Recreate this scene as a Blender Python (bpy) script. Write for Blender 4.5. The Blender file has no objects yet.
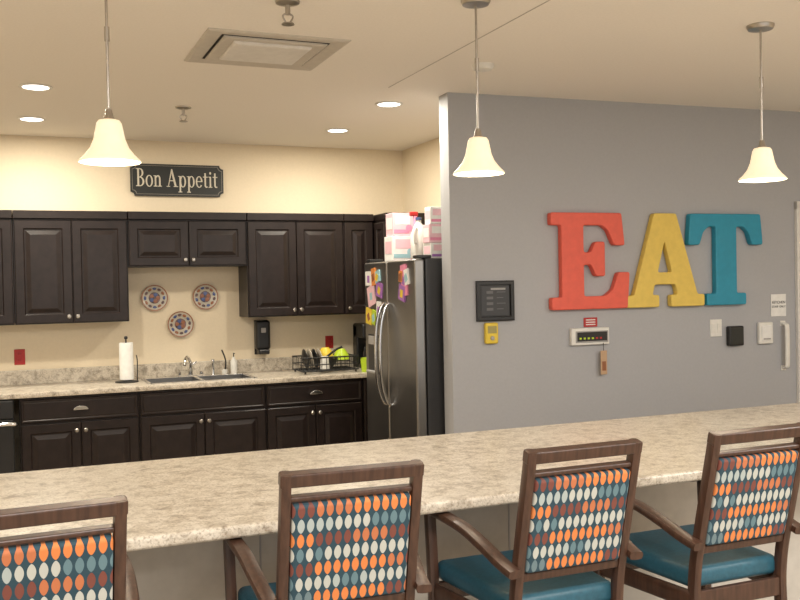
import bpy, bmesh, math
from mathutils import Vector, Matrix
S=bpy.context.scene
try:
    S.view_settings.view_transform='Standard'
except Exception: pass
CE=2.77
# ---------------- materials ----------------
def mat(name,col,rough=.5,metal=0,emit=None,es=0,noise=None,coat=0,trans=0,spec=None):
    m=bpy.data.materials.new(name); m.use_nodes=True
    nt=m.node_tree; b=nt.nodes['Principled BSDF']
    b.inputs['Base Color'].default_value=(*col,1)
    b.inputs['Roughness'].default_value=rough
    b.inputs['Metallic'].default_value=metal
    b.inputs['Coat Weight'].default_value=coat
    b.inputs['Transmission Weight'].default_value=trans
    if spec is not None: b.inputs['Specular IOR Level'].default_value=spec
    if emit: 
        b.inputs['Emission Color'].default_value=(*emit,1); b.inputs['Emission Strength'].default_value=es
    # gentle procedural variation
    sc,amt,bump=noise if noise else (25,.05,0)
    g=nt.nodes.new('ShaderNodeTexCoord'); n=nt.nodes.new('ShaderNodeTexNoise'); n.inputs['Scale'].default_value=sc; n.inputs['Detail'].default_value=4
    nt.links.new(g.outputs['Object'],n.inputs['Vector'])
    r=nt.nodes.new('ShaderNodeValToRGB'); e=r.color_ramp.elements
    e[0].position=.3;e[1].position=.7
    e[0].color=(*[c*(1-amt) for c in col],1); e[1].color=(*[min(1,c*(1+amt)) for c in col],1)
    nt.links.new(n.outputs['Fac'],r.inputs['Fac']); nt.links.new(r.outputs['Color'],b.inputs['Base Color'])
    if bump:
        bp=nt.nodes.new('ShaderNodeBump'); bp.inputs['Strength'].default_value=bump; bp.inputs['Distance'].default_value=.002
        nt.links.new(n.outputs['Fac'],bp.inputs['Height']); nt.links.new(bp.outputs['Normal'],b.inputs['Normal'])
    return m
def stone(name,stops,rough=.3,scale=14):
    m=bpy.data.materials.new(name); m.use_nodes=True; nt=m.node_tree; b=nt.nodes['Principled BSDF']
    b.inputs['Roughness'].default_value=rough
    g=nt.nodes.new('ShaderNodeNewGeometry')
    n=nt.nodes.new('ShaderNodeTexNoise'); n.inputs['Scale'].default_value=scale; n.inputs['Detail'].default_value=10; n.inputs['Roughness'].default_value=.72; n.inputs['Distortion'].default_value=.6
    nt.links.new(g.outputs['Position'],n.inputs['Vector'])
    r=nt.nodes.new('ShaderNodeValToRGB'); e=r.color_ramp.elements
    e[0].position=stops[0][0]; e[0].color=(*stops[0][1],1); e[1].position=stops[-1][0]; e[1].color=(*stops[-1][1],1)
    for p,c in stops[1:-1]:
        x=e.new(p); x.color=(*c,1)
    n2=nt.nodes.new('ShaderNodeTexNoise'); n2.inputs['Scale'].default_value=scale*7; n2.inputs['Detail'].default_value=5
    nt.links.new(g.outputs['Position'],n2.inputs['Vector'])
    r2=nt.nodes.new('ShaderNodeValToRGB'); r2.color_ramp.elements[0].position=.32; r2.color_ramp.elements[0].color=(.5,.45,.4,1); r2.color_ramp.elements[1].position=.5; r2.color_ramp.elements[1].color=(1,1,1,1)
    nt.links.new(n2.outputs['Fac'],r2.inputs['Fac'])
    mx=nt.nodes.new('ShaderNodeMix'); mx.data_type='RGBA'; mx.blend_type='MULTIPLY'; mx.inputs[0].default_value=.8
    nt.links.new(n.outputs['Fac'],r.inputs['Fac']); nt.links.new(r.outputs['Color'],mx.inputs[6]); nt.links.new(r2.outputs['Color'],mx.inputs[7])
    nt.links.new(mx.outputs[2],b.inputs['Base Color'])
    return m
def fabric(name):
    m=bpy.data.materials.new(name); m.use_nodes=True; nt=m.node_tree; b=nt.nodes['Principled BSDF']
    b.inputs['Roughness'].default_value=.75
    L=nt.links.new
    def M(op,a,bb=None,c=None):
        n=nt.nodes.new('ShaderNodeMath'); n.operation=op
        for i,v in enumerate((a,bb,c)):
            if v is None: continue
            if isinstance(v,(int,float)): n.inputs[i].default_value=v
            else: L(v,n.inputs[i])
        return n.outputs[0]
    tc=nt.nodes.new('ShaderNodeTexCoord'); sp=nt.nodes.new('ShaderNodeSeparateXYZ'); L(tc.outputs['Object'],sp.inputs[0])
    X=M('ADD',M('DIVIDE',sp.outputs['X'],.0250),50); Z=M('ADD',M('DIVIDE',sp.outputs['Z'],.0415),50.4)
    cx=M('FLOOR',X); cz=M('FLOOR',Z)
    fx=M('SUBTRACT',M('FRACT',X),.5); fz=M('SUBTRACT',M('FRACT',Z),.5)
    # pointed-oval
    d=M('ADD',M('POWER',M('DIVIDE',M('ABSOLUTE',fx),.385),1.6),M('POWER',M('DIVIDE',M('ABSOLUTE',fz),.475),1.8))
    mask=M('LESS_THAN',d,1.0)
    comb=nt.nodes.new('ShaderNodeCombineXYZ'); L(M('FLOOR',M('DIVIDE',M('ADD',cx,M('MULTIPLY',cz,2.0)),4.0)),comb.inputs[0]); L(cz,comb.inputs[1])
    wn=nt.nodes.new('ShaderNodeTexWhiteNoise'); wn.noise_dimensions='2D'; L(comb.outputs[0],wn.inputs['Vector'])
    wc=nt.nodes.new('ShaderNodeCombineXYZ'); L(cx,wc.inputs[0]); L(cz,wc.inputs[1])
    wn2=nt.nodes.new('ShaderNodeTexWhiteNoise'); wn2.noise_dimensions='2D'; L(wc.outputs[0],wn2.inputs['Vector'])
    par=M('MULTIPLY',M('FRACT',M('MULTIPLY',cz,.5)),1.0) # 0 or .5
    v=M('ADD',M('MULTIPLY',wn.outputs['Value'],.42),M('ADD',par,M('MULTIPLY',wn2.outputs['Value'],.08)))
    r=nt.nodes.new('ShaderNodeValToRGB'); r.color_ramp.interpolation='CONSTANT'; e=r.color_ramp.elements
    e[0].position=0; e[0].color=(.45,.46,.42,1)
    e[1].position=.28; e[1].color=(.11,.19,.22,1)
    for p,c in ((.36,(.36,.41,.40)),(.50,(.62,.20,.055)),(.70,(.17,.05,.035)),(.82,(.46,.15,.06)),(.93,(.13,.19,.21))):
        x=e.new(p); x.color=(*c,1)
    L(v,r.inputs['Fac'])
    mx=nt.nodes.new('ShaderNodeMix'); mx.data_type='RGBA'; L(mask,mx.inputs[0]); mx.inputs[6].default_value=(.016,.050,.072,1); L(r.outputs['Color'],mx.inputs[7])
    L(mx.outputs[2],b.inputs['Base Color'])
    return m
def woodmat(name,c1,c2,sc=6,rough=.35):
    m=bpy.data.materials.new(name); m.use_nodes=True; nt=m.node_tree; b=nt.nodes['Principled BSDF']; b.inputs['Roughness'].default_value=rough
    tc=nt.nodes.new('ShaderNodeTexCoord'); mp=nt.nodes.new('ShaderNodeMapping'); mp.inputs['Scale'].default_value=(12,12,1.5)
    n=nt.nodes.new('ShaderNodeTexNoise'); n.inputs['Scale'].default_value=sc; n.inputs['Detail'].default_value=6
    r=nt.nodes.new('ShaderNodeValToRGB'); r.color_ramp.elements[0].position=.35; r.color_ramp.elements[0].color=(*c1,1); r.color_ramp.elements[1].position=.65; r.color_ramp.elements[1].color=(*c2,1)
    nt.links.new(tc.outputs['Object'],mp.inputs[0]); nt.links.new(mp.outputs[0],n.inputs['Vector']); nt.links.new(n.outputs['Fac'],r.inputs['Fac']); nt.links.new(r.outputs['Color'],b.inputs['Base Color'])
    return m
M_cream=mat('cream_paint',(.76,.655,.49),.7,noise=(60,.02,.1))
M_grey=mat('grey_paint',(.40,.405,.425),.65,noise=(60,.02,.1))
M_ceil=mat('ceiling_paint',(.88,.84,.78),.85,noise=(80,.02,.15))
M_trim=mat('white_trim',(.75,.73,.7),.4)
M_cab=mat('espresso_cabinet',(.016,.0105,.0095),.34,noise=(18,.25,0),spec=.32)
M_wood=woodmat('walnut_frame',(.040,.018,.011),(.072,.034,.021))
M_floor=woodmat('floor_vinyl',(.36,.29,.22),(.46,.38,.29),3)
M_bar=stone('bar_laminate',[(.3,(.24,.195,.145)),(.42,(.46,.40,.32)),(.52,(.62,.56,.465)),(.7,(.72,.67,.58))],.28,19)
M_ctr=stone('kitchen_laminate',[(.3,(.2,.17,.13)),(.43,(.42,.37,.30)),(.52,(.60,.54,.45)),(.7,(.7,.65,.55))],.28,22)
M_fab=fabric('oval_pattern_fabric')
M_seat=mat('teal_vinyl',(.018,.085,.125),.45,noise=(90,.15,.1))
M_steel=mat('stainless',(.28,.275,.27),.3,.95,noise=(3,.1,0))
M_fside=mat('fridge_side_dark',(.04,.04,.042),.35,.2)
M_chrome=mat('chrome',(.7,.7,.7),.15,1)
M_nickel=mat('brushed_nickel',(.45,.42,.38),.3,1)
M_black=mat('black_plastic',(.012,.012,.013),.35)
M_white=mat('white_plastic',(.75,.74,.7),.4)
M_grayp=mat('grey_plastic',(.35,.34,.33),.45)
M_dgray=mat('dark_grey_print',(.12,.12,.125),.45)
M_base=mat('bar_base_panel',(.50,.47,.42),.6)
M_dark=mat('dark_void',(.02,.02,.02),.8)
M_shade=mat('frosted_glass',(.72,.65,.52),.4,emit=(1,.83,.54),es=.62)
M_lamp=mat('lamp_lens',(.9,.9,.9),.5,emit=(1,.97,.92),es=6)
M_red=mat('red_plastic',(.42,.02,.02),.4)
M_coral=mat('coral_paint',(.74,.115,.075),.5)
M_yel=mat('yellow_paint',(.74,.54,.11),.5)
M_teal=mat('teal_paint',(.018,.27,.41),.5)
M_paper=mat('white_paper',(.8,.8,.78),.8)
M_lime=mat('lime_plastic',(.45,.62,.03),.35)
M_ylw=mat('yellow_plastic',(.75,.55,.05),.4)
M_pink=mat('pink_card',(.78,.27,.42),.5)
M_lpink=mat('light_pink_card',(.80,.52,.58),.5)
M_aqua=mat('aqua_card',(.32,.55,.60),.5)
M_purp=mat('purple_card',(.35,.15,.45),.5)
M_orng=mat('orange_card',(.7,.25,.06),.5)
M_blue=mat('blue_glaze',(.07,.10,.24),.25)
M_rust=mat('rust_glaze',(.30,.12,.06),.25)
M_gold=mat('sign_cream',(.62,.57,.47),.5)
M_signb=mat('sign_black',(.018,.02,.019),.5)
M_china=mat('china_white',(.50,.45,.37),.2)
M_chinab=mat('china_pattern',(.13,.08,.08),.2,noise=(45,.9,0))
M_tag=mat('wooden_tag',(.50,.33,.20),.6)
# ---------------- mesh helpers ----------------
def link(name,me,parent=None,m=None,loc=(0,0,0),rot=(0,0,0),bevel=0,seg=2,smooth=False):
    o=bpy.data.objects.new(name,me); S.collection.objects.link(o)
    o.location=loc; o.rotation_euler=rot
    if parent: o.parent=parent
    if m: me.materials.append(m)
    if smooth:
        for p in me.polygons: p.use_smooth=True
    if bevel:
        b=o.modifiers.new('bevel','BEVEL'); b.width=bevel; b.segments=seg; b.limit_method='ANGLE'
    return o
def grp(name,loc=(0,0,0),rz=0):
    o=bpy.data.objects.new(name,None); S.collection.objects.link(o); o.location=loc; o.rotation_euler=(0,0,rz); o.empty_display_size=.1
    return o
def box(name,x0,x1,y0,y1,z0,z1,m,parent=None,bevel=0,seg=2,rot=(0,0,0)):
    bm=bmesh.new(); bmesh.ops.create_cube(bm,size=1)
    for v in bm.verts: v.co=Vector((v.co.x*(x1-x0),v.co.y*(y1-y0),v.co.z*(z1-z0)))
    me=bpy.data.meshes.new(name); bm.to_mesh(me); bm.free()
    return link(name,me,parent,m,((x0+x1)/2,(y0+y1)/2,(z0+z1)/2),rot,bevel,seg)
def lathe(name,prof,loc,m,parent=None,seg=32,rot=(0,0,0),solid=0):
    bm=bmesh.new(); rings=[]
    for r,z in prof:
        if r<1e-5: rings.append([bm.verts.new((0,0,z))])
        else: rings.append([bm.verts.new((r*math.cos(2*math.pi*i/seg),r*math.sin(2*math.pi*i/seg),z)) for i in range(seg)])
    for a,b in zip(rings,rings[1:]):
        for i in range(seg):
            j=(i+1)%seg
            if len(a)==1 and len(b)==1: continue
            if len(a)==1: bm.faces.new((a[0],b[j],b[i]))
            elif len(b)==1: bm.faces.new((a[i],a[j],b[0]))
            else: bm.faces.new((a[i],a[j],b[j],b[i]))
    bmesh.ops.recalc_face_normals(bm,faces=bm.faces)
    me=bpy.data.meshes.new(name); bm.to_mesh(me); bm.free()
    o=link(name,me,parent,m,loc,rot,smooth=True)
    if solid:
        s=o.modifiers.new('solid','SOLIDIFY'); s.thickness=solid
    else:
        e=o.modifiers.new('es','EDGE_SPLIT'); e.split_angle=math.radians(40)
    return o
def cyl(name,r,z0,z1,loc,m,parent=None,rot=(0,0,0),seg=24):
    return lathe(name,[(0,z0),(r,z0),(r,z1),(0,z1)],loc,m,parent,seg,rot)
def sweep(name,pts,w,h,m,parent=None,side=(1,0,0),n=12,power=4,closed=False,loc=(0,0,0)):
    pts=[Vector(p) for p in pts]; side=Vector(side)
    bm=bmesh.new(); rings=[]; N=len(pts)
    for i,p in enumerate(pts):
        if closed: t=(pts[(i+1)%N]-pts[i-1]).normalized()
        else: t=(pts[min(i+1,N-1)]-pts[max(i-1,0)]).normalized()
        s=side-t*side.dot(t)
        if s.length<1e-3: s=Vector((0,1,0))-t*t.y
        s.normalize(); u=t.cross(s)
        ring=[]
        for k in range(n):
            a=2*math.pi*(k+.5)/n; c,sn=math.cos(a),math.sin(a)
            q=(abs(c)**power+abs(sn)**power)**(-1/power)
            ring.append(bm.verts.new(p+s*(c*q*w/2)+u*(sn*q*h/2)))
        rings.append(ring)
    pr=list(zip(rings,rings[1:]))
    if closed: pr.append((rings[-1],rings[0]))
    for a,b in pr:
        for k in range(n):
            j=(k+1)%n; bm.faces.new((a[k],a[j],b[j],b[k]))
    if not closed:
        bm.faces.new(rings[0][::-1]); bm.faces.new(rings[-1])
    bmesh.ops.recalc_face_normals(bm,faces=bm.faces)
    me=bpy.data.meshes.new(name); bm.to_mesh(me); bm.free()
    o=link(name,me,parent,m,loc,smooth=True)
    e=o.modifiers.new('es','EDGE_SPLIT'); e.split_angle=math.radians(50)
    return o
def tube(name,pts,r,m,parent=None,closed=False,n=8,loc=(0,0,0)):
    return sweep(name,pts,2*r,2*r,m,parent,(.31,.87,.2),n,2,closed,loc)
def smoothpath(pts,k=6):
    out=[]; P=[Vector(p) for p in pts]
    for i in range(len(P)-1):
        p0=P[max(i-1,0)];p1=P[i];p2=P[i+1];p3=P[min(i+2,len(P)-1)]
        for j in range(k):
            t=j/k
            out.append(.5*((2*p1)+(p2-p0)*t+(2*p0-5*p1+4*p2-p3)*t*t+(3*p1-p0-3*p2+p3)*t**3))
    out.append(P[-1]); return out
def nested(name,w,h,loops,m,parent=None,loc=(0,0,0),rot=(0,0,0),back=0):
    """rectangle w*h in XY, loops=[(inset,height)], front +Z"""
    bm=bmesh.new(); R=[]
    for ins,z in [(0,back)]+loops:
        a,b=w/2-ins,h/2-ins
        R.append([bm.verts.new(c) for c in ((-a,-b,z),(a,-b,z),(a,b,z),(-a,b,z))])
    for a,b in zip(R,R[1:]):
        for k in range(4):
            j=(k+1)%4; bm.faces.new((a[k],a[j],b[j],b[k]))
    bm.faces.new(R[-1]); bm.faces.new(R[0][::-1])
    me=bpy.data.meshes.new(name); bm.to_mesh(me); bm.free()
    return link(name,me,parent,m,loc,rot)
def poly(name,polys,depth,m,parent=None,loc=(0,0,0),rot=(0,0,0),bev=0):
    """2D curve (with holes) -> mesh, centred on z=0"""
    cu=bpy.data.curves.new(name+'_c','CURVE'); cu.dimensions='2D'; cu.fill_mode='BOTH'; cu.extrude=depth/2; cu.bevel_depth=bev; cu.bevel_resolution=3; cu.offset=-bev
    for P in polys:
        s=cu.splines.new('POLY'); s.points.add(len(P)-1); s.use_cyclic_u=True
        for q,(x,y) in zip(s.points,P): q.co=(x,y,0,1)
    t=bpy.data.objects.new('tmp',cu); S.collection.objects.link(t)
    dg=bpy.context.evaluated_depsgraph_get()
    me=bpy.data.meshes.new_from_object(t.evaluated_get(dg)); bpy.data.objects.remove(t)
    me.materials.clear()
    return link(name,me,parent,m,loc,rot)
def text(name,body,size,m,parent,loc,rot=(math.pi/2,0,0)):
    cu=bpy.data.curves.new(name,'FONT'); cu.body=body; cu.size=size; cu.align_x='CENTER'; cu.align_y='CENTER'; cu.extrude=.0006
    t=bpy.data.objects.new('tmp',cu); S.collection.objects.link(t)
    dg=bpy.context.evaluated_depsgraph_get(); me=bpy.data.meshes.new_from_object(t.evaluated_get(dg)); bpy.data.objects.remove(t); me.materials.clear()
    return link(name,me,parent,m,loc,rot)
def rounded(P,r,k=3):
    """round the corners of a polygon"""
    out=[]; n=len(P)
    for i in range(n):
        a,b,c=Vector(P[i-1]),Vector(P[i]),Vector(P[(i+1)%n])
        d1=(a-b);d2=(c-b); q=min(r,d1.length*.45,d2.length*.45)
        s=b+d1.normalized()*q; e=b+d2.normalized()*q
        for j in range(k+1):
            t=j/k; v=s*(1-t)**2+b*2*t*(1-t)+e*t*t; out.append((v.x,v.y))
    return out
FR=(math.pi/2,0,0)
# ---------------- room ----------------
YB=7.49; XS=3.18; ZL=CE
box('floor',-4,6.75,-2.6,7.6,-.05,0,M_floor)
box('ceiling',-4,6.75,-2.6,7.6,CE,CE+.05,M_ceil)
box('wall_back',-4,3.3,YB,7.6,0,CE,M_cream)
box('wall_left',-4.1,-4,-2.6,7.6,0,CE,M_cream)
box('wall_kitchen_right',XS,XS+.11,5.25,YB,0,CE,M_cream)
box('wall_right',6.65,6.75,-2.6,7.6,0,CE,M_cream)
AL=math.atan(.0503); O=Vector((2.487,5.13,0)); D=Vector((math.cos(AL),-math.sin(AL),0)); Nn=Vector((-math.sin(AL),-math.cos(AL),0))
def W(w,z,off=0): 
    p=O+D*w+Nn*off; return (p.x,p.y,z)
g=box('wall_grey',-2.1,2.1,-.07,.07,-CE/2,CE/2,M_grey)
p=O+D*2.1-Nn*.07; g.location=(p.x,p.y,CE/2); g.rotation_euler=(0,0,-AL)
# ceiling seam
box('trim_ceiling_seam',2.089,2.094,2.6,5.11,CE-.002,CE+.001,mat('seam',(.5,.47,.43),.8))
# baseboards
b=box('baseboard_grey',-2.08,2.08,-.006,.006,-.05,.05,M_trim); p=O+D*2.1+Nn*.007; b.location=(p.x,p.y,.05); b.rotation_euler=(0,0,-AL)
# door in grey wall
dg_=grp('door_1',W(3.13,0,0),-AL)
box('frame_left',-.49,-.43,-.03,.0,0,2.13,M_trim,dg_,.004); box('frame_right',.43,.49,-.03,0,0,2.13,M_trim,dg_,.004); box('frame_top',-.49,.49,-.03,0,2.075,2.135,M_trim,dg_,.004)
nested('door_slab',.86,2.07,[(0,.012),(.12,.012),(.13,.006),(.15,.006),(.17,.011)],M_white,dg_,(0,-.001,1.038),FR)
lathe('knob',[(0,.06),(.02,.06),(.028,.045),(.02,.025),(.01,.02),(.01,0),(0,0)],(-.36,-.012,1.0),M_nickel,dg_,24,FR)
# ---------------- cabinets ----------------
def knob(par,x,y,z):
    lathe('knob',[(0,.028),(.010,.027),(.015,.021),(.012,.014),(.006,.010),(.006,0),(0,0)],(x,y,z),M_nickel,par,16,FR)
def cabdoor(par,name,x0,x1,z0,z1,y):
    w,h=x1-x0,z1-z0
    f=min(.058,h*.28)
    nested(name,w,h,[(0,.016),(.004,.02),(f,.02),(f+.008,.010),(f+.016,.010),(f+.042,.018),(f+.046,.019)],M_cab,par,((x0+x1)/2,y,(z0+z1)/2),FR)
def drawer(par,name,x0,x1,z0,z1,y):
    nested(name,x1-x0,z1-z0,[(0,.014),(.006,.02),(.014,.02),(.020,.016),(.028,.019)],M_cab,par,((x0+x1)/2,y,(z0+z1)/2),FR)
def cuppull(par,x,y,z):
    P=[(-.05,0)]+[(.05*math.cos(a),.028*math.sin(a)) for a in [math.pi*(1-i/12) for i in range(13)]][1:]
    poly('cup_pull',[P],.022,M_chrome,par,(x,y-.012,z-.01),FR,bev=.003)
def upper(x0,x1,z0,doors=2,z1=2.13):
    c=grp('upper_kitchen_cabinet',(x0,YB,z0)); w=x1-x0
    box('carcass',.001,w-.001,-.31,-.002,0,z1-z0,M_cab,c)
    cw=(w-.012)/doors
    for i in range(doors):
        a=.006+i*cw
        cabdoor(c,'door_%d'%(i+1),a+.003,a+cw-.003,.008,z1-z0-.012,-.31)
        kx=(a+cw-.03) if (i==0 and doors==2) else a+.03
        knob(c,kx,-.33,.05)
    # crown moulding
    nested('crown',w,.06,[(0,.02),(.0,.02),(.004,.03)],M_cab,c,(w/2,-.31,z1-z0+.028),FR,back=-.3)
    return c
upper(-.76,.022,1.37); upper(.024,.812,1.37); upper(.814,1.71,1.775); upper(1.712,2.51,1.37)
upper(2.512,2.772,1.37,1)
c=grp('corner_kitchen_cabinet',(2.85,7.2,1.37))
box('carcass',-.05,.327,-.25,.287,0,.76,M_cab,c); box('crown',-.055,.327,-.26,.287,.76,.815,M_cab,c,.004)
nested('door_1',.22,.72,[(0,.016),(.004,.02),(.05,.02),(.058,.010),(.066,.01),(.085,.018)],M_cab,c,(-.05,-.13,.38),(math.pi/2,0,-math.pi/2))
YF=6.885
def base(x0,x1,cup=True,doors=2):
    c=grp('base_kitchen_cabinet',(x0,YF,0)); w=x1-x0
    box('carcass',.001,w-.001,0,YB-YF-.003,.1,.874,M_cab,c); box('toe_kick',.001,w-.001,.07,.4,0,.1,M_black,c)
    drawer(c,'drawer_front',.008,w-.008,.70,.862,0)
    if cup: cuppull(c,w/2,-.02,.785)
    cw=(w-.012)/doors
    for i in range(doors):
        a=.006+i*cw; cabdoor(c,'door_%d'%(i+1),a+.003,a+cw-.003,.12,.685,0)
        knob(c,(a+cw-.03) if i==0 else a+.03,-.02,.63)
base(.035,.83); base(.832,1.76,False); base(1.762,2.54)
c=grp('corner_base_cabinet',(2.542,YF,0)); box('carcass',0,.63,0,.6,.1,.874,M_cab,c); box('toe_kick',0,.63,.07,.4,0,.1,M_black,c); cabdoor(c,'door_1',.01,.33,.12,.86,0)
# countertop with sink cutout
SX0,SX1,SY0,SY1=.92,1.70,6.95,7.33
CX0=-.62
ct=grp('kitchen_countertop',(0,0,.876))
YC=6.855
for i,(a,b_,cc,d) in enumerate([(CX0,SX0,YC,YB-.003),(SX1,XS-.002,YC,YB-.003),(SX0,SX1,YC,SY0),(SX0,SX1,SY1,YB-.003)]):
    box('slab_%d'%(i+1),a,b_,cc,d,0,.038,M_ctr,ct)
sweep('front_edge',[(CX0,YC,.019),(XS-.02,YC,.019)],.016,.038,M_ctr,ct,(0,1,0))
box('backsplash',CX0,XS-.003,YB-.023,YB-.001,.038,.145,M_ctr,ct,.003)
# sink
sk=grp('kitchen_sink',((SX0+SX1)/2,(SY0+SY1)/2,.914))
hw,hd=(SX1-SX0)/2,(SY1-SY0)/2
for s_,nm in ((-1,'left'),(1,'right')):
    cxx=s_*hw/2; w2=hw/2-.012; d2=hd-.012
    for k,(a,b_,c_,d_) in enumerate([(-w2,-w2+.004,-d2,d2),(w2-.004,w2,-d2,d2),(-w2,w2,-d2,-d2+.004),(-w2,w2,d2-.004,d2)]):
        box('basin_%s_wall_%d'%(nm,k),cxx+a,cxx+b_,c_,d_,-.18,.003,M_steel,sk)
    box('basin_%s_floor'%nm,cxx-w2,cxx+w2,-d2,d2,-.184,-.18,M_steel,sk)
for k,(a,b_,c_,d_) in enumerate([(-hw-.015,-hw+.014,-hd-.015,hd+.015),(hw-.014,hw+.015,-hd-.015,hd+.015),(-hw,hw,-hd-.015,-hd+.014),(-hw,hw,hd-.014,hd+.015),(-.014,.014,-hd,hd)]):
    box('rim_%d'%k,a,b_,c_,d_,0,.006,M_chrome,sk,.002)
# faucet
fc=grp('kitchen_faucet',(1.29,7.395,.915))
box('deck_plate',-.11,.11,-.028,.028,0,.012,M_chrome,fc,.005)
cyl('body',.02,.01,.06,(0,0,0),M_chrome,fc)
tube('spout',smoothpath([(0,0,.05),(0,-.01,.11),(-.03,-.06,.155),(-.06,-.13,.14),(-.07,-.16,.10)]),.012,M_chrome,fc)
tube('lever',smoothpath([(0,0,.06),(.0,.0,.08),(.05,-.01,.115)]),.007,M_chrome,fc)
for sx in(-.085,.085): cyl('cap',.013,.01,.035,(sx,0,0),M_chrome,fc)
sp=grp('sink_sprayer',(1.47,7.40,.915)); lathe('nozzle',[(0,0),(.017,0),(.012,.03),(.012,.09),(.016,.11),(.012,.125),(0,.125)],(0,0,0),M_chrome,sp)
so=grp('soap_bottle',(1.64,7.41,.915)); lathe('bottle',[(0,0),(.026,0),(.028,.01),(.028,.10),(.012,.12),(.012,.135),(0,.135)],(0,0,0),M_white,so); tube('pump',[(0,0,.13),(0,0,.165),(0,-.04,.163)],.004,M_black,so)
br=grp('dish_brush',(1.56,7.385,.922)); tube('handle',smoothpath([(0,0,.0),(.01,0,.1),(-.02,0,.19)]),.006,M_black,br); lathe('bristles',[(0,0),(.02,0),(.024,.03),(.012,.035),(0,.035)],(0,0,-.002),M_white,br)
# paper towel
pt=grp('paper_towel_holder',(.785,7.2,.915))
lathe('base',[(0,0),(.085,0),(.085,.008),(.02,.016),(0,.016)],(0,0,0),M_black,pt)
lathe('roll',[(.02,.02),(.050,.02),(.051,.03),(.051,.285),(.050,.295),(.02,.295),(.02,.02)],(0,0,0),M_paper,pt)
cyl('rod',.006,.01,.32,(0,0,0),M_black,pt); lathe('finial',[(0,0),(.012,.006),(.014,.014),(.01,.024),(0,.028)],(0,0,.318),M_black,pt)
tube('side_arm',smoothpath([(.075,-.01,.01),(.078,-.01,.15),(.072,-.01,.2)]),.004,M_black,pt)
# dish rack with its contents
rk=grp('dish_rack',(2.32,7.13,.916))
def rect(z,a,b_): return [(-a,-b_,z),(a,-b_,z),(a,b_,z),(-a,b_,z)]
for i,z in enumerate((.02,.07,.125)): tube('ring_%d'%i,rect(z,.23,.15),.004 if i<2 else .006,M_black,rk,True)
for i in range(13):
    x=-.23+i*.46/12; tube('wire_a%d'%i,[(x,-.15,.125),(x,-.15,.02),(x,.15,.02),(x,.15,.125)],.0028,M_black,rk,n=6)
for i in range(6):
    y=-.12+i*.048; tube('wire_b%d'%i,[(-.23,y,.125),(-.23,y,.02),(.23,y,.02),(.23,y,.125)],.0028,M_black,rk,n=6)
for i in range(4): 
    lathe('rack_foot_%d'%i,[(0,0),(.008,0),(.008,.02),(0,.02)],((-1)**i*.21,(.14 if i<2 else -.14),0),M_black,rk)
for i in range(4): lathe('plate_%d'%i,[(0,0),(.05,0),(.08,.012),(.08,.015),(.05,.004),(0,.004)],(-.17+i*.04,.03,.105),M_china if i%2 else M_black,rk,rot=(0,1.4,0))
def cup(name,loc,m,h=.11,r=.04,par=None,rot=(0,0,0)):
    return lathe(name,[(0,.004),(r*.75,.004),(r*.95,h),(r,h),(r*.8,0),(0,0)],loc,m,par,rot=rot)
lathe('bowl_in_rack',[(0,0),(.03,0),(.065,.05),(.075,.08),(.07,.08),(.06,.05),(.028,.006),(0,.006)],(.03,.0,.03),M_black,rk)
lathe('lime_bowl_in_rack',[(0,.085),(.03,.085),(.06,.04),(.07,0),(.065,0),(.055,.04),(.028,.08),(0,.08)],(.15,.04,.09),M_lime,rk)
lathe('yellow_bowl_in_rack',[(0,.07),(.03,.07),(.055,.035),(.062,0),(.058,0),(.05,.035),(.028,.065),(0,.065)],(.02,.05,.12),M_ylw,rk)
tube('pan_handle',smoothpath([(-.02,-.02,.10),(.06,-.06,.17),(.12,-.08,.20)]),.009,M_black,rk)
lathe('clear_cup_in_rack',[(0,.1),(.03,.1),(.038,0),(.034,0),(.027,.095),(0,.095)],(-.03,-.08,.03),M_white,rk)
def mug(loc,m,rz=0,nm='plastic_cup'):
    c=grp(nm,loc,rz); cup('body',(0,0,0),m,.10,.043,c); tube('handle',smoothpath([(.038,0,.08),(.068,0,.07),(.068,0,.035),(.034,0,.025)]),.006,m,c); return c
mug((2.60,6.95,.915),M_lime,-1.2); mug((2.65,7.08,.915),M_lime,.4)
# coffee maker
cm=grp('coffee_maker',(2.77,7.32,.915))
box('base',-.1,.1,-.13,.12,0,.035,M_black,cm,.01); box('tank',-.1,.1,.02,.12,.035,.36,M_black,cm,.012); box('brew_head',-.1,.1,-.12,.12,.25,.37,M_black,cm,.015)
lathe('carafe',[(0,0),(.055,0),(.068,.03),(.07,.09),(.045,.14),(.045,.155),(0,.155)],(0,-.05,.04),mat('smoky_glass',(.05,.04,.04),.1,0),cm)
tube('carafe_handle',smoothpath([(-.05,-.09,.18),(-.08,-.12,.17),(-.08,-.12,.1),(-.05,-.09,.08)]),.008,M_black,cm)
# wall plates
def plate(x,z,seed):
    p=grp('decorative_plate',(x,YB-.004,z))
    lathe('rim',[(0,0),(.06,0),(.098,.018),(.10,.022),(.096,.022),(.062,.006),(0,.006)],(0,0,0),M_china,p,rot=FR,seg=40)
    lathe('edge_band',[(.094,.0225),(.102,.0235),(.102,.020)],(0,0,0),M_rust,p,rot=FR,seg=40)
    lathe('centre_pattern',[(0,.0075),(.045,.0075),(.045,.0065)],(0,0,0),M_chinab,p,rot=FR)
    for i in range(5):
        a=i*math.pi*2/5+seed; lathe('petal_%d'%i,[(0,.003),(.014,.002),(.016,0)],(.026*math.cos(a),-.0075,.026*math.sin(a)),(M_rust,M_blue)[i%2],p,10,FR)
    for i in range(12):
        a=i*math.pi/6+seed
        lathe('motif_%d'%i,[(0,.004),(.013,.002),(.017,0)],(.078*math.cos(a),-.0125,.078*math.sin(a)),(M_blue,M_rust,M_chinab)[i%3],p,10,FR)
plate(1.04,1.537,0); plate(1.437,1.537,.3); plate(1.236,1.325,.6)
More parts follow.
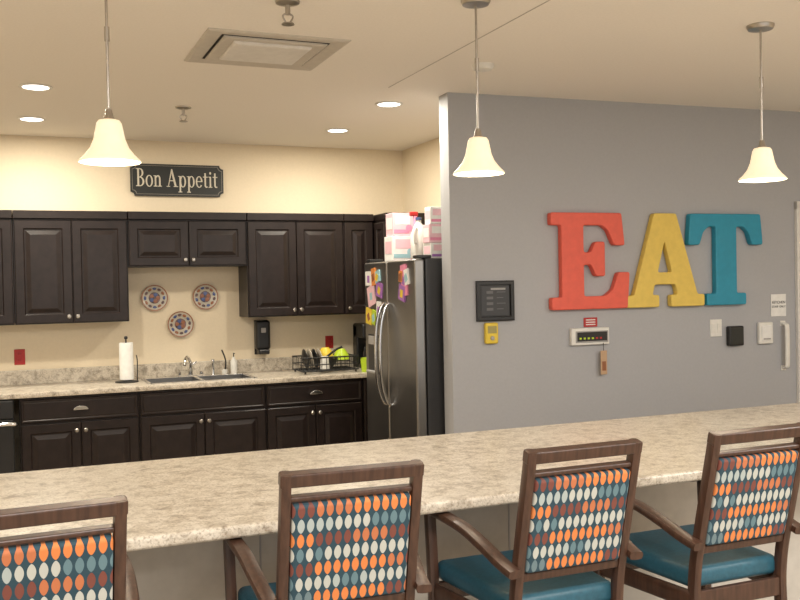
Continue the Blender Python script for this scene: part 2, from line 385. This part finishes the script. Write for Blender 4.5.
# soap dispenser on wall
sd=grp('wall_soap_dispenser',(1.885,YB-.002,1.195))
box('body',-.06,.06,-.10,0,-.10,.14,M_black,sd,.025,4); box('window',-.02,.02,-.103,-.09,.04,.08,M_grayp,sd,.004); box('lever',-.045,.045,-.12,-.02,-.135,-.095,M_black,sd,.01); box('back_plate',-.055,.055,-.01,0,-.14,.14,M_black,sd,.003)
def outlet(name,loc,m,rz=0,w=.075,h=.118,kind='outlet'):
    c=grp(name,loc,rz)
    nested('plate',w,h,[(0,.004),(.004,.007)],m,c,(0,0,0),FR)
    if kind=='outlet':
        for s_ in (-1,1):
            box('socket_%d'%(s_+1),-.017,.017,-.0105,-.006,s_*.024-.014,s_*.024+.014,m,c,.003)
            for q in (-.006,.006): box('slot',q-.0012,q+.0012,-.0112,-.010,s_*.024-.004,s_*.024+.006,M_dark,c)
    else:
        for q in ((-.023,.023) if w>.09 else (0,)):
            box('rocker',q-.016,q+.016,-.012,-.006,-.032,.032,m,c,.002,rot=(.06,0,0))
    return c
outlet('electrical_outlet',(.05,YB-.001,1.12),M_red,w=.075,h=.115); outlet('electrical_outlet',(2.476,YB-.001,1.13),M_red,w=.07,h=.105)
# dishwasher under the counter
st=grp('dishwasher',(-.30,6.87,0))
box('body',-.30,.30,.0,.58,.09,.872,M_black,st,.004); box('toe_panel',-.30,.30,.06,.1,0,.09,M_black,st)
box('door',-.297,.297,-.035,0,.11,.74,M_black,st,.008); box('control_panel',-.297,.297,-.04,0,.745,.868,M_black,st,.008)
tube('handle',smoothpath([(-.27,-.035,.70),(-.265,-.085,.715),(.27,-.085,.715),(.285,-.035,.70)],5),.014,M_chrome,st)
box('display',-.06,.06,-.042,-.038,.79,.83,M_grayp,st,.002)
c=grp('side_panel_cabinet',(-.88,YF,0)); box('carcass',-.27,.275,0,.6,.1,.874,M_cab,c); box('toe_kick',-.27,.275,.07,.4,0,.1,M_black,c); cabdoor(c,'door_1',-.26,.265,.12,.86,0)
# ---------------- sign Bon Appetit ----------------
sg=grp('bon_appetit_sign',(1.240,YB-.003,2.462))
w,h=.362,.125; n=.03
def notch(w,h,n,k=6):
    P=[]
    for (sx,sy,a0) in ((1,1,270),(-1,1,0),(-1,-1,90),(1,-1,180)):
        cx,cy=sx*w,sy*h
        A=[math.radians(a0 - 90*i/k) for i in range(k+1)]
        P+= [(cx+n*math.cos(a),cy+n*math.sin(a)) for a in A]
    return P
poly('board',[notch(w,h,n)],.018,M_signb,sg,(0,-.010,0),FR)
poly('border_line',[notch(w-.012,h-.012,n),notch(w-.0155,h-.0155,n)],.002,mat('sign_line',(.22,.20,.17),.5),sg,(0,-.0198,0),FR)
def rc(x0,y0,x1,y1): return [(x0,y0),(x1,y0),(x1,y1),(x0,y1)]
def ringseg(cx,cy,rx,ry,wh,wv,a0,a1,k=18):
    A=[math.radians(a0+(a1-a0)*i/k) for i in range(k+1)]
    return [(cx+rx*math.cos(a),cy+ry*math.sin(a)) for a in A]+[(cx+(rx-wh)*math.cos(a),cy+(ry-wv)*math.sin(a)) for a in reversed(A)]
def fullring(cx,cy,rx,ry,wh,wv): return [ringseg(cx,cy,rx,ry,wh,wv,0,181),ringseg(cx,cy,rx,ry,wh,wv,180,361)]
G={
'B':([rc(.1,0,.24,1),rc(0,0,.34,.05),rc(0,.95,.34,1),ringseg(.3,.755,.27,.245,.13,.05,-90,90),ringseg(.3,.265,.33,.265,.14,.05,-90,90),rc(.2,.48,.34,.53)],.72),
'o':(fullring(.29,.31,.28,.33,.12,.05),.62),
'n':([rc(.09,0,.21,.62),rc(0,0,.3,.045),rc(0,.58,.2,.62),ringseg(.34,.42,.2,.22,.12,.07,0,150),rc(.42,0,.54,.43),rc(.34,0,.63,.045)],.68),
'A':([[(.10,0),(.16,0),(.42,.84),(.38,1)],[(.38,1),(.46,1),(.80,0),(.64,0),(.37,.84)],rc(.2,.32,.62,.37),rc(0,0,.27,.045),rc(.54,0,.9,.045)],.92),
'p':([rc(.09,-.3,.21,.62),rc(0,-.3,.3,-.255),rc(0,.58,.2,.62)]+fullring(.36,.31,.25,.33,.12,.05),.68),
'e':([ringseg(.29,.31,.27,.33,.12,.05,0,325,26),rc(.08,.31,.55,.36)],.6),
't':([rc(.12,.1,.24,.82),rc(0,.57,.38,.62),ringseg(.27,.12,.15,.13,.12,.06,180,320)],.44),
'i':([rc(.09,0,.21,.62),rc(0,0,.3,.045),rc(0,.58,.2,.62),ringseg(.15,.82,.075,.075,.074,.074,0,360)],.34),
' ':([],.32)}
tot=sum(G[ch][1] for ch in 'Bon Appetit'); sc=.64/tot; hh=.14; x=-.32
for i,ch in enumerate('Bon Appetit'):
    for k,P in enumerate(G[ch][0]):
        poly('letter_%d_%d'%(i,k),[[(x+a*sc,b_*hh-.052) for a,b_ in P]],.002+.0002*k,M_gold,sg,(0,-.0198,0),FR)
    x+=G[ch][1]*sc
# ---------------- EAT ----------------
Ep=[(0,0),(0,.13),(.13,.13),(.13,.87),(0,.87),(0,1),(.90,1),(.94,.66),(.80,.66),(.72,.82),(.64,.87),(.41,.87),(.41,.59),(.50,.59),(.56,.70),(.68,.70),(.68,.34),(.56,.34),(.50,.46),(.41,.46),(.41,.135),(.68,.135),(.78,.20),(.85,.38),(1.0,.38),(.97,0)]
Ap=[(0,0),(0,.13),(.09,.13),(.355,1),(.64,1),(.91,.13),(1,.13),(1,0),(.56,0),(.56,.13),(.645,.13),(.615,.24),(.355,.24),(.325,.13),(.41,.13),(.41,0)]
Ah=[(.395,.37),(.575,.37),(.485,.70)]
Tp=[(.235,0),(.235,.13),(.36,.13),(.36,.86),(.27,.86),(.2,.80),(.15,.66),(0,.66),(.03,1),(.97,1),(1,.66),(.85,.66),(.8,.80),(.73,.86),(.64,.86),(.64,.13),(.765,.13),(.765,0)]
def letter(P,w0,ww,m,z0=1.42,H=.62):
    poly('decorative_letter',[rounded([(x*ww,y*H) for x,y in q],.016) for q in P],.035,m,None,W(w0,z0,.026),(math.pi/2,0,-AL),bev=.007)
letter([Ep],.668,.578,M_coral); letter([Ap,Ah],1.222,.61,M_yel); letter([Tp],1.705,.618,M_teal)
# ---------------- grey wall items ----------------
def WG(name,w,z): return grp(name,W(w,z,.001),-AL)
c=WG('framed_notice',.29,1.49)
nested('frame',.255,.25,[(0,.022),(.006,.025),(.024,.025),(.028,.012)],M_black,c,(0,0,0),FR)
box('print',-.095,.095,-.0135,-.012,-.09,.09,mat('dark_print',(.035,.035,.038),.3),c)
for i in range(4): box('key_%d'%i,-.06,-.015,-.0145,-.0135,.045-i*.035,.062-i*.035,M_dgray,c)
for i in range(4): box('line_%d'%i,.01,.07-.015*(i%2),-.0145,-.0135,.052-i*.035,.057-i*.035,M_dgray,c)
box('lcd',-.03,.07,-.0146,-.0135,.068,.08,M_grayp,c)
c=WG('yellow_alarm_box',.255,1.29); box('body',-.043,.043,-.035,0,-.065,.065,M_ylw,c,.01,3); box('label',-.03,.03,-.037,-.034,.0,.045,mat('tan_label',(.35,.3,.1),.5),c,.001); lathe('button',[(0,.01),(.012,.009),(.014,0)],(0,-.034,-.03),M_grayp,c,16,FR)
c=WG('fire_alarm_annunciator_panel',.955,1.245); box('case',-.140,.140,-.03,0,-.055,.055,M_white,c,.005); box('bezel',-.11,.13,-.033,-.028,-.04,.035,M_grayp,c,.002); box('screen',-.10,.12,-.035,-.032,-.03,.028,M_black,c)
for i in range(6): box('led_%d'%i,-.085+i*.03,-.07+i*.03,-.0365,-.034,-.018,-.006,M_lime if i<4 else M_red,c)
c=WG('red_warning_label',.972,1.335); box('card',-.05,.05,-.004,0,-.03,.03,M_red,c)
for i in range(3): box('line_%d'%i,-.035,.035,-.0052,-.004,.012-i*.015,.018-i*.015,M_paper,c)
c=WG('hanging_wooden_tag',1.045,1.08); box('tag',-.024,.024,-.04,-.034,-.085,.07,M_tag,c,.004); tube('string',[(0,-.037,.065),(0,-.035,.12)],.002,M_black,c); box('tag_label',-.014,.014,-.0415,-.04,-.06,.0,M_rust,c)
outlet('light_switch',W(1.955,1.263,.001),M_white,-AL,.095,.118,'sw')
c=WG('black_card_reader',2.10,1.205); box('body',-.062,.062,-.04,0,-.068,.068,M_black,c,.01,3); box('face',-.05,.05,-.043,-.038,-.055,.055,M_signb,c,.003)
c=WG('white_thermostat',2.36,1.215); box('body',-.06,.06,-.028,0,-.075,.075,M_white,c,.008,3); box('inner_cover',-.042,.042,-.034,-.026,-.055,.055,M_paper,c,.004); box('slider',-.03,.03,-.037,-.033,-.045,-.035,M_grayp,c)
c=WG('kitchen_staff_sign',2.49,1.405); box('board',-.065,.065,-.005,0,-.078,.078,M_paper,c,.002); text('text_1','KITCHEN',.027,M_black,c,(0,-.006,.02)); text('text_2','STAFF ONLY',.021,M_black,c,(0,-.006,-.01))
c=WG('white_door_pull',2.525,1.12); sweep('grip',smoothpath([(0,-.002,-.16),(0,-.03,-.15),(0,-.045,-.12),(0,-.045,.12),(0,-.03,.15),(0,-.002,.16)]),.036,.014,M_white,c,(1,0,0)); box('mount_top',-.022,.022,-.006,0,.14,.175,M_white,c,.003); box('mount_bottom',-.022,.022,-.006,0,-.175,-.14,M_white,c,.003)
# ---------------- refrigerator (faces -X) ----------------
fr=grp('refrigerator',(2.32,5.745,0))
box('body',.075,.85,-.443,.453,.03,1.765,M_fside,fr,.006)
box('toe_grille',.05,.1,-.43,.44,.02,.10,M_black,fr,.003)
box('freezer_door',0,.07,.028,.453,.11,1.76,M_steel,fr,.014,4); box('fridge_door',0,.07,-.443,.022,.11,1.76,M_steel,fr,.014,4)
box('hinge_cap',.02,.12,-.44,-.37,1.765,1.785,M_black,fr,.005); box('hinge_cap_b',.02,.12,.38,.45,1.765,1.785,M_black,fr,.005)
for nm,y in (('freezer_handle',.065),('fridge_handle',-.015)):
    sweep(nm,smoothpath([(0,y,.80),(-.03,y,.83),(-.062,y,.95),(-.072,y,1.14),(-.062,y,1.33),(-.03,y,1.45),(0,y,1.48)]),.026,.02,M_chrome,fr,(0,1,0))
box('dispenser_frame',-.006,.01,.19,.385,.99,1.26,M_black,fr,.006); box('dispenser_panel',-.009,0,.21,.37,1.19,1.25,M_grayp,fr,.003); box('dispenser_tray',-.03,0,.21,.37,.995,1.01,M_grayp,fr,.003)
notes=[(.30,.42,1.60,1.70,M_paper),(.10,.22,1.52,1.62,M_purp),(.24,.38,1.46,1.60,M_lpink),(.31,.42,1.33,1.44,M_ylw),(.13,.21,1.38,1.49,M_paper),(.14,.24,1.62,1.70,M_aqua),(.23,.30,1.33,1.43,M_lime),(.22,.29,1.60,1.72,M_orng),(-.33,-.24,1.53,1.73,M_pink),(-.30,-.20,1.50,1.60,M_purp),(-.36,-.30,1.60,1.70,M_paper),(-.27,-.21,1.62,1.69,M_orng)]
for i,(y0,y1,z0,z1,m) in enumerate(notes):
    box('magnet_note_%d'%i,-.003-.0008*i,0,y0,y1,z0,z1,m,fr,rot=(.25*math.sin(i*2.3),0,0))
    ym,zm=(y0+y1)/2,(z0+z1)/2
    box('note_drawing_%d'%i,-.0036-.0008*i,-.001,ym-.02,ym+.025,zm-.03,zm+.02,(M_purp,M_ylw,M_aqua,M_rust)[i%4],fr,rot=(.5*math.sin(i*1.7),0,0))
# stuff on fridge
def cbox(name,x0,x1,y0,y1,z0,z1,m,m2,m3):
    c=grp(name,((x0+x1)/2,(y0+y1)/2,z0)); a,b_,h=(x1-x0)/2,(y1-y0)/2,z1-z0
    box('carton',-a,a,-b_,b_,0,h,m,c,.003); box('label_front',-a*.75,a*.6,-b_-.001,-b_+.001,h*.5,h*.88,m2,c); box('label_band',-a*.9,a*.5,-b_-.0015,-b_+.001,h*.12,h*.28,m3,c)
    lathe('label_spot',[(0,.002),(a*.3,.002),(a*.3,0)],(a*.5,-b_,h*.35),m3,c,16,FR)
    box('label_side',-a-.001,-a+.001,-b_*.8,b_*.8,h*.3,h*.8,m2,c); box('flap',-a*.98,a*.98,-.002,.002,h,h+.001,M_paper,c)
T=1.766
cbox('snack_carton',2.42,2.60,5.9,6.05,T,T+.17,M_paper,M_lpink,M_aqua); cbox('snack_carton',2.43,2.59,5.91,6.04,T+.172,T+.33,M_lpink,M_paper,M_pink)
cbox('snack_carton',2.48,2.63,5.40,5.52,T,T+.10,M_paper,M_lpink,M_purp); cbox('snack_carton',2.475,2.62,5.41,5.51,T+.102,T+.22,M_lpink,M_paper,M_pink); cbox('snack_carton',2.485,2.62,5.41,5.50,T+.222,T+.33,M_paper,M_lpink,M_pink)
c=grp('plastic_jug',(2.53,5.70,T)); lathe('jug',[(0,0),(.05,0),(.056,.02),(.056,.16),(.035,.22),(.018,.25),(.018,.27),(0,.27)],(0,0,0),M_white,c); lathe('cap',[(0,0),(.021,0),(.021,.02),(0,.02)],(0,0,.265),M_blue,c); tube('jug_handle',smoothpath([(-.03,-.03,.22),(-.055,-.055,.19),(-.05,-.05,.12),(-.035,-.035,.1)]),.008,M_white,c)
c=grp('spray_bottle',(2.55,5.80,T)); lathe('bottle',[(0,0),(.035,0),(.037,.15),(.014,.2),(.014,.30),(0,.30)],(0,0,0),M_pink,c); box('trigger_head',-.04,.02,-.012,.012,.30,.33,M_red,c,.006)
# ---------------- bar ----------------
BX0,BX1,BY0,BY1=-1.6,5.2,2.655,3.85
br=grp('bar_counter',(0,0,0))
bt=box('bar_top',BX0,BX1,BY0,BY1,.876,.914,M_bar,br,.012,4)
box('base_panel',BX0+.1,BX1-.1,3.05,3.65,0,.876,M_base,br)
x=-1.5+.35
k=0
while x<5.1:
    box('panel_batten_%d'%k,x-.003,x+.003,3.047,3.051,0,.876,M_grayp,br); x+=.95; k+=1
box('base_rail',BX0+.1,BX1-.1,3.035,3.05,0,.1,M_base,br,.002)
# ---------------- chairs ----------------
def chair(X,Y,rz):
    c=grp('bar_chair',(X,Y,0),rz)
    th=math.atan(.2375)
    for s_,nm in ((-1,'left'),(1,'right')):
        x=s_*.177
        sweep('back_post_'+nm,smoothpath([(x,0,1.13),(x,.076,.81),(x,.102,.68),(x,.106,.55),(x,.08,.28),(x,.03,0)],5),.030,.038,M_wood,c,(1,0,0))
        xf=s_*.242
        sweep('front_leg_'+nm,smoothpath([(xf,.55,.845),(xf-s_*.004,.54,.6),(xf-s_*.010,.53,0)],4),.034,.038,M_wood,c,(1,0,0))
        sweep('armrest_'+nm,smoothpath([(xf,.605,.838),(xf,.57,.856),(xf+s_*.002,.50,.860),(xf,.40,.858),(s_*.235,.30,.848),(s_*.226,.20,.822),(s_*.214,.11,.79),(s_*.207,.045,.775)],5),.044,.026,M_wood,c,(1,0,0))
        sweep('side_rail_'+nm,[(s_*.18,.10,.585),(s_*.235,.54,.585)],.024,.06,M_wood,c,(1,0,0))
        sweep('side_stretcher_'+nm,[(x,.07,.22),(xf-s_*.006,.53,.22)],.022,.03,M_wood,c,(1,0,0))
    def yz(z): return (1.13-z)*.2375
    def rail(name,z,h,d):
        box(name,-.193 if name=='top_rail' else -.165,.193 if name=='top_rail' else .165,yz(z)-d/2,yz(z)+d/2,z-h/2,z+h/2,M_wood,c,.005,3,rot=(th,0,0))
    rail('top_rail',1.113,.036,.034); rail('upper_slat',1.062,.014,.026); rail('lower_rail',.752,.028,.026)
    zc=.909; hp=.290
    pnl=box('upholstered_back',-.161,.161,yz(zc)-.022,yz(zc)+.022,zc-hp/2,zc+hp/2,M_fab,c,.01,4,rot=(th,0,0))
    box('front_rail',-.228,.228,.53,.55,.555,.615,M_wood,c,.003); box('rear_rail',-.17,.17,.095,.115,.555,.615,M_wood,c,.003)
    box('foot_rail',-.224,.224,.52,.545,.27,.30,M_wood,c,.004)
    # seat cushion
    bm=bmesh.new(); pr=[(-.182,.115),(.182,.115),(.220,.57),(-.220,.57)]
    lo=[bm.verts.new((a,b_,.616)) for a,b_ in pr]; hi=[bm.verts.new((a,b_,.682)) for a,b_ in pr]
    bm.faces.new(lo[::-1]); bm.faces.new(hi)
    for k in range(4):
        j=(k+1)%4; bm.faces.new((lo[k],lo[j],hi[j],hi[k]))
    me=bpy.data.meshes.new('seat_cushion'); bm.to_mesh(me); bm.free()
    o=link('seat_cushion',me,c,M_seat,bevel=.024,seg=5)
    for p in me.polygons: p.use_smooth=True
    return c
chair(.040,2.17,.05); chair(.805,2.262,-.06); chair(1.502,2.245,0); chair(2.145,2.237,0)
# ---------------- pendants ----------------
def area(name,size,power,col,par,loc,shape='DISK',sy=None,spread=None):
    l=bpy.data.lights.new(name,'AREA'); l.shape=shape; l.size=size; l.energy=power; l.color=col
    if sy: l.size_y=sy
    if spread: l.spread=spread
    o=bpy.data.objects.new(name,l); S.collection.objects.link(o); o.parent=par; o.location=loc; return o
def pendant(X,Y):
    c=grp('pendant_light',(X,Y,CE))
    lathe('canopy',[(0,0),(.062,0),(.062,-.008),(.055,-.02),(.012,-.026),(0,-.026)],(0,0,0),M_nickel,c)
    cyl('stem',.005,-.56,-.02,(0,0,0),M_nickel,c,seg=12); lathe('coupler',[(0,0),(.009,0),(.009,-.05),(0,-.05)],(0,0,-.24),M_nickel,c)
    lathe('socket_cup',[(0,-.53),(.010,-.53),(.016,-.555),(.026,-.572),(0,-.572)],(0,0,0),M_nickel,c)
    z=-.715
    lathe('glass_shade',[(.02,z+.150),(.036,z+.146),(.043,z+.135),(.048,z+.11),(.054,z+.08),(.066,z+.05),(.085,z+.025),(.102,z+.008),(.108,z),(.106,z-.002)],(0,0,0),M_shade,c,40,solid=.003)
    lathe('bulb',[(0,z+.04),(.02,z+.045),(.028,z+.07),(.02,z+.1),(.012,z+.14),(0,z+.14)],(0,0,0),M_lamp,c)
    l=bpy.data.lights.new('bulb_light','POINT'); l.energy=6; l.color=(1,.86,.68); l.shadow_soft_size=.04
    o=bpy.data.objects.new('bulb_light',l); S.collection.objects.link(o); o.parent=c; o.location=(0,0,z-.005)
pendant(.335,3.43); pendant(1.80,3.43); pendant(3.235,3.34)
# ---------------- ceiling fixtures ----------------
def down(X,Y,p=23):
    c=grp('recessed_light',(X,Y,CE))
    lathe('trim_ring',[(.070,-.001),(.092,-.001),(.092,-.005),(.074,-.007),(.070,-.001)],(0,0,0),M_white,c,32)
    lathe('lens',[(0,-.004),(.073,-.004),(.073,-.002),(0,-.002)],(0,0,0),M_lamp,c,32)
    area('lamp',.14,p,(1,.92,.77),c,(0,0,-.012))
for X,Y in ((.16,5.69),(.16,6.75),(2.28,5.57),(2.29,6.62)): down(X,Y)
down(-1.8,5.69); down(-1.8,6.75)  # two more downlights, unseen, added left of the view for extra light
def fill_panel(X,Y,p):  # added light panels, all out of view, to brighten the room
    c=grp('unseen_fill_panel',(X,Y,CE))
    nested('frame',1.2,.6,[(0,.02),(.03,.02),(.035,.01)],M_white,c,(0,0,0),(math.pi,0,0))
    box('fill_diffuser',-.56,.56,-.26,.26,-.013,-.0105,mat('fill_diffuser',(.8,.8,.8),.5,emit=(1,.98,.95),es=2),c)
    area('lamp',1.1,p,(1,.96,.90),c,(0,0,-.025),'RECTANGLE',.5)
fill_panel(.3,.4,66); fill_panel(2.6,.4,66); fill_panel(4.6,1.0,72); fill_panel(-2,1.4,55); fill_panel(1.4,-1.4,60)
# vent
c=grp('ceiling_air_vent',(1.185,4.50,CE))
M_vent=mat('vent_metal',(.58,.54,.48),.5)
nested('outer_frame',.68,.64,[(0,.004),(.015,.010),(.075,.004),(.08,.0)],M_vent,c,(0,0,0),(math.pi,0,0))
nested('gap',.52,.48,[(0,.003)],M_dark,c,(0,0,-.001),(math.pi,0,0))
nested('blade_ring',.50,.46,[(0,.010),(.008,.014),(.05,.008)],M_vent,c,(0,0,-.001),(math.pi,0,0))
nested('centre_plate',.38,.34,[(0,.016),(.010,.022)],M_trim,c,(0,0,-.001),(math.pi,0,0))
def sprinkler(X,Y):
    c=grp('fire_sprinkler',(X,Y,CE)); c.scale=(1.35,1.35,1.35)
    lathe('escutcheon',[(0,0),(.038,0),(.036,-.006),(.016,-.012),(0,-.012)],(0,0,0),M_nickel,c); cyl('stem',.008,-.04,-.01,(0,0,0),M_nickel,c)
    for s_ in (-1,1): tube('yoke_%d'%(s_+1),smoothpath([(0,0,-.035),(s_*.016,0,-.045),(s_*.004,0,-.068)],4),.003,M_nickel,c)
    lathe('deflector',[(0,-.066),(.018,-.066),(.02,-.070),(0,-.070)],(0,0,0),M_nickel,c)
sprinkler(1.05,6.05); sprinkler(1.075,3.70)
c=grp('smoke_detector',(2.36,4.43,CE)); lathe('body',[(0,0),(.06,0),(.06,-.012),(.05,-.028),(.02,-.036),(0,-.036)],(0,0,0),M_white,c)
# ---------------- world, camera ----------------
w=bpy.data.worlds.new('World'); S.world=w; w.use_nodes=True
w.node_tree.nodes['Background'].inputs[0].default_value=(1,.97,.92,1); w.node_tree.nodes['Background'].inputs[1].default_value=1.1
cam=bpy.data.cameras.new('camera'); co=bpy.data.objects.new('camera',cam); S.collection.objects.link(co)
cam.sensor_width=36; cam.lens=930/800*36; cam.clip_start=.05
co.matrix_world=Matrix.Translation((0,0,1.6))@Matrix.Rotation(-math.radians(22.7),4,'Z')@Matrix.Rotation(math.pi/2-.0161,4,'X')@Matrix.Rotation(-.02,4,'Z')
S.camera=co
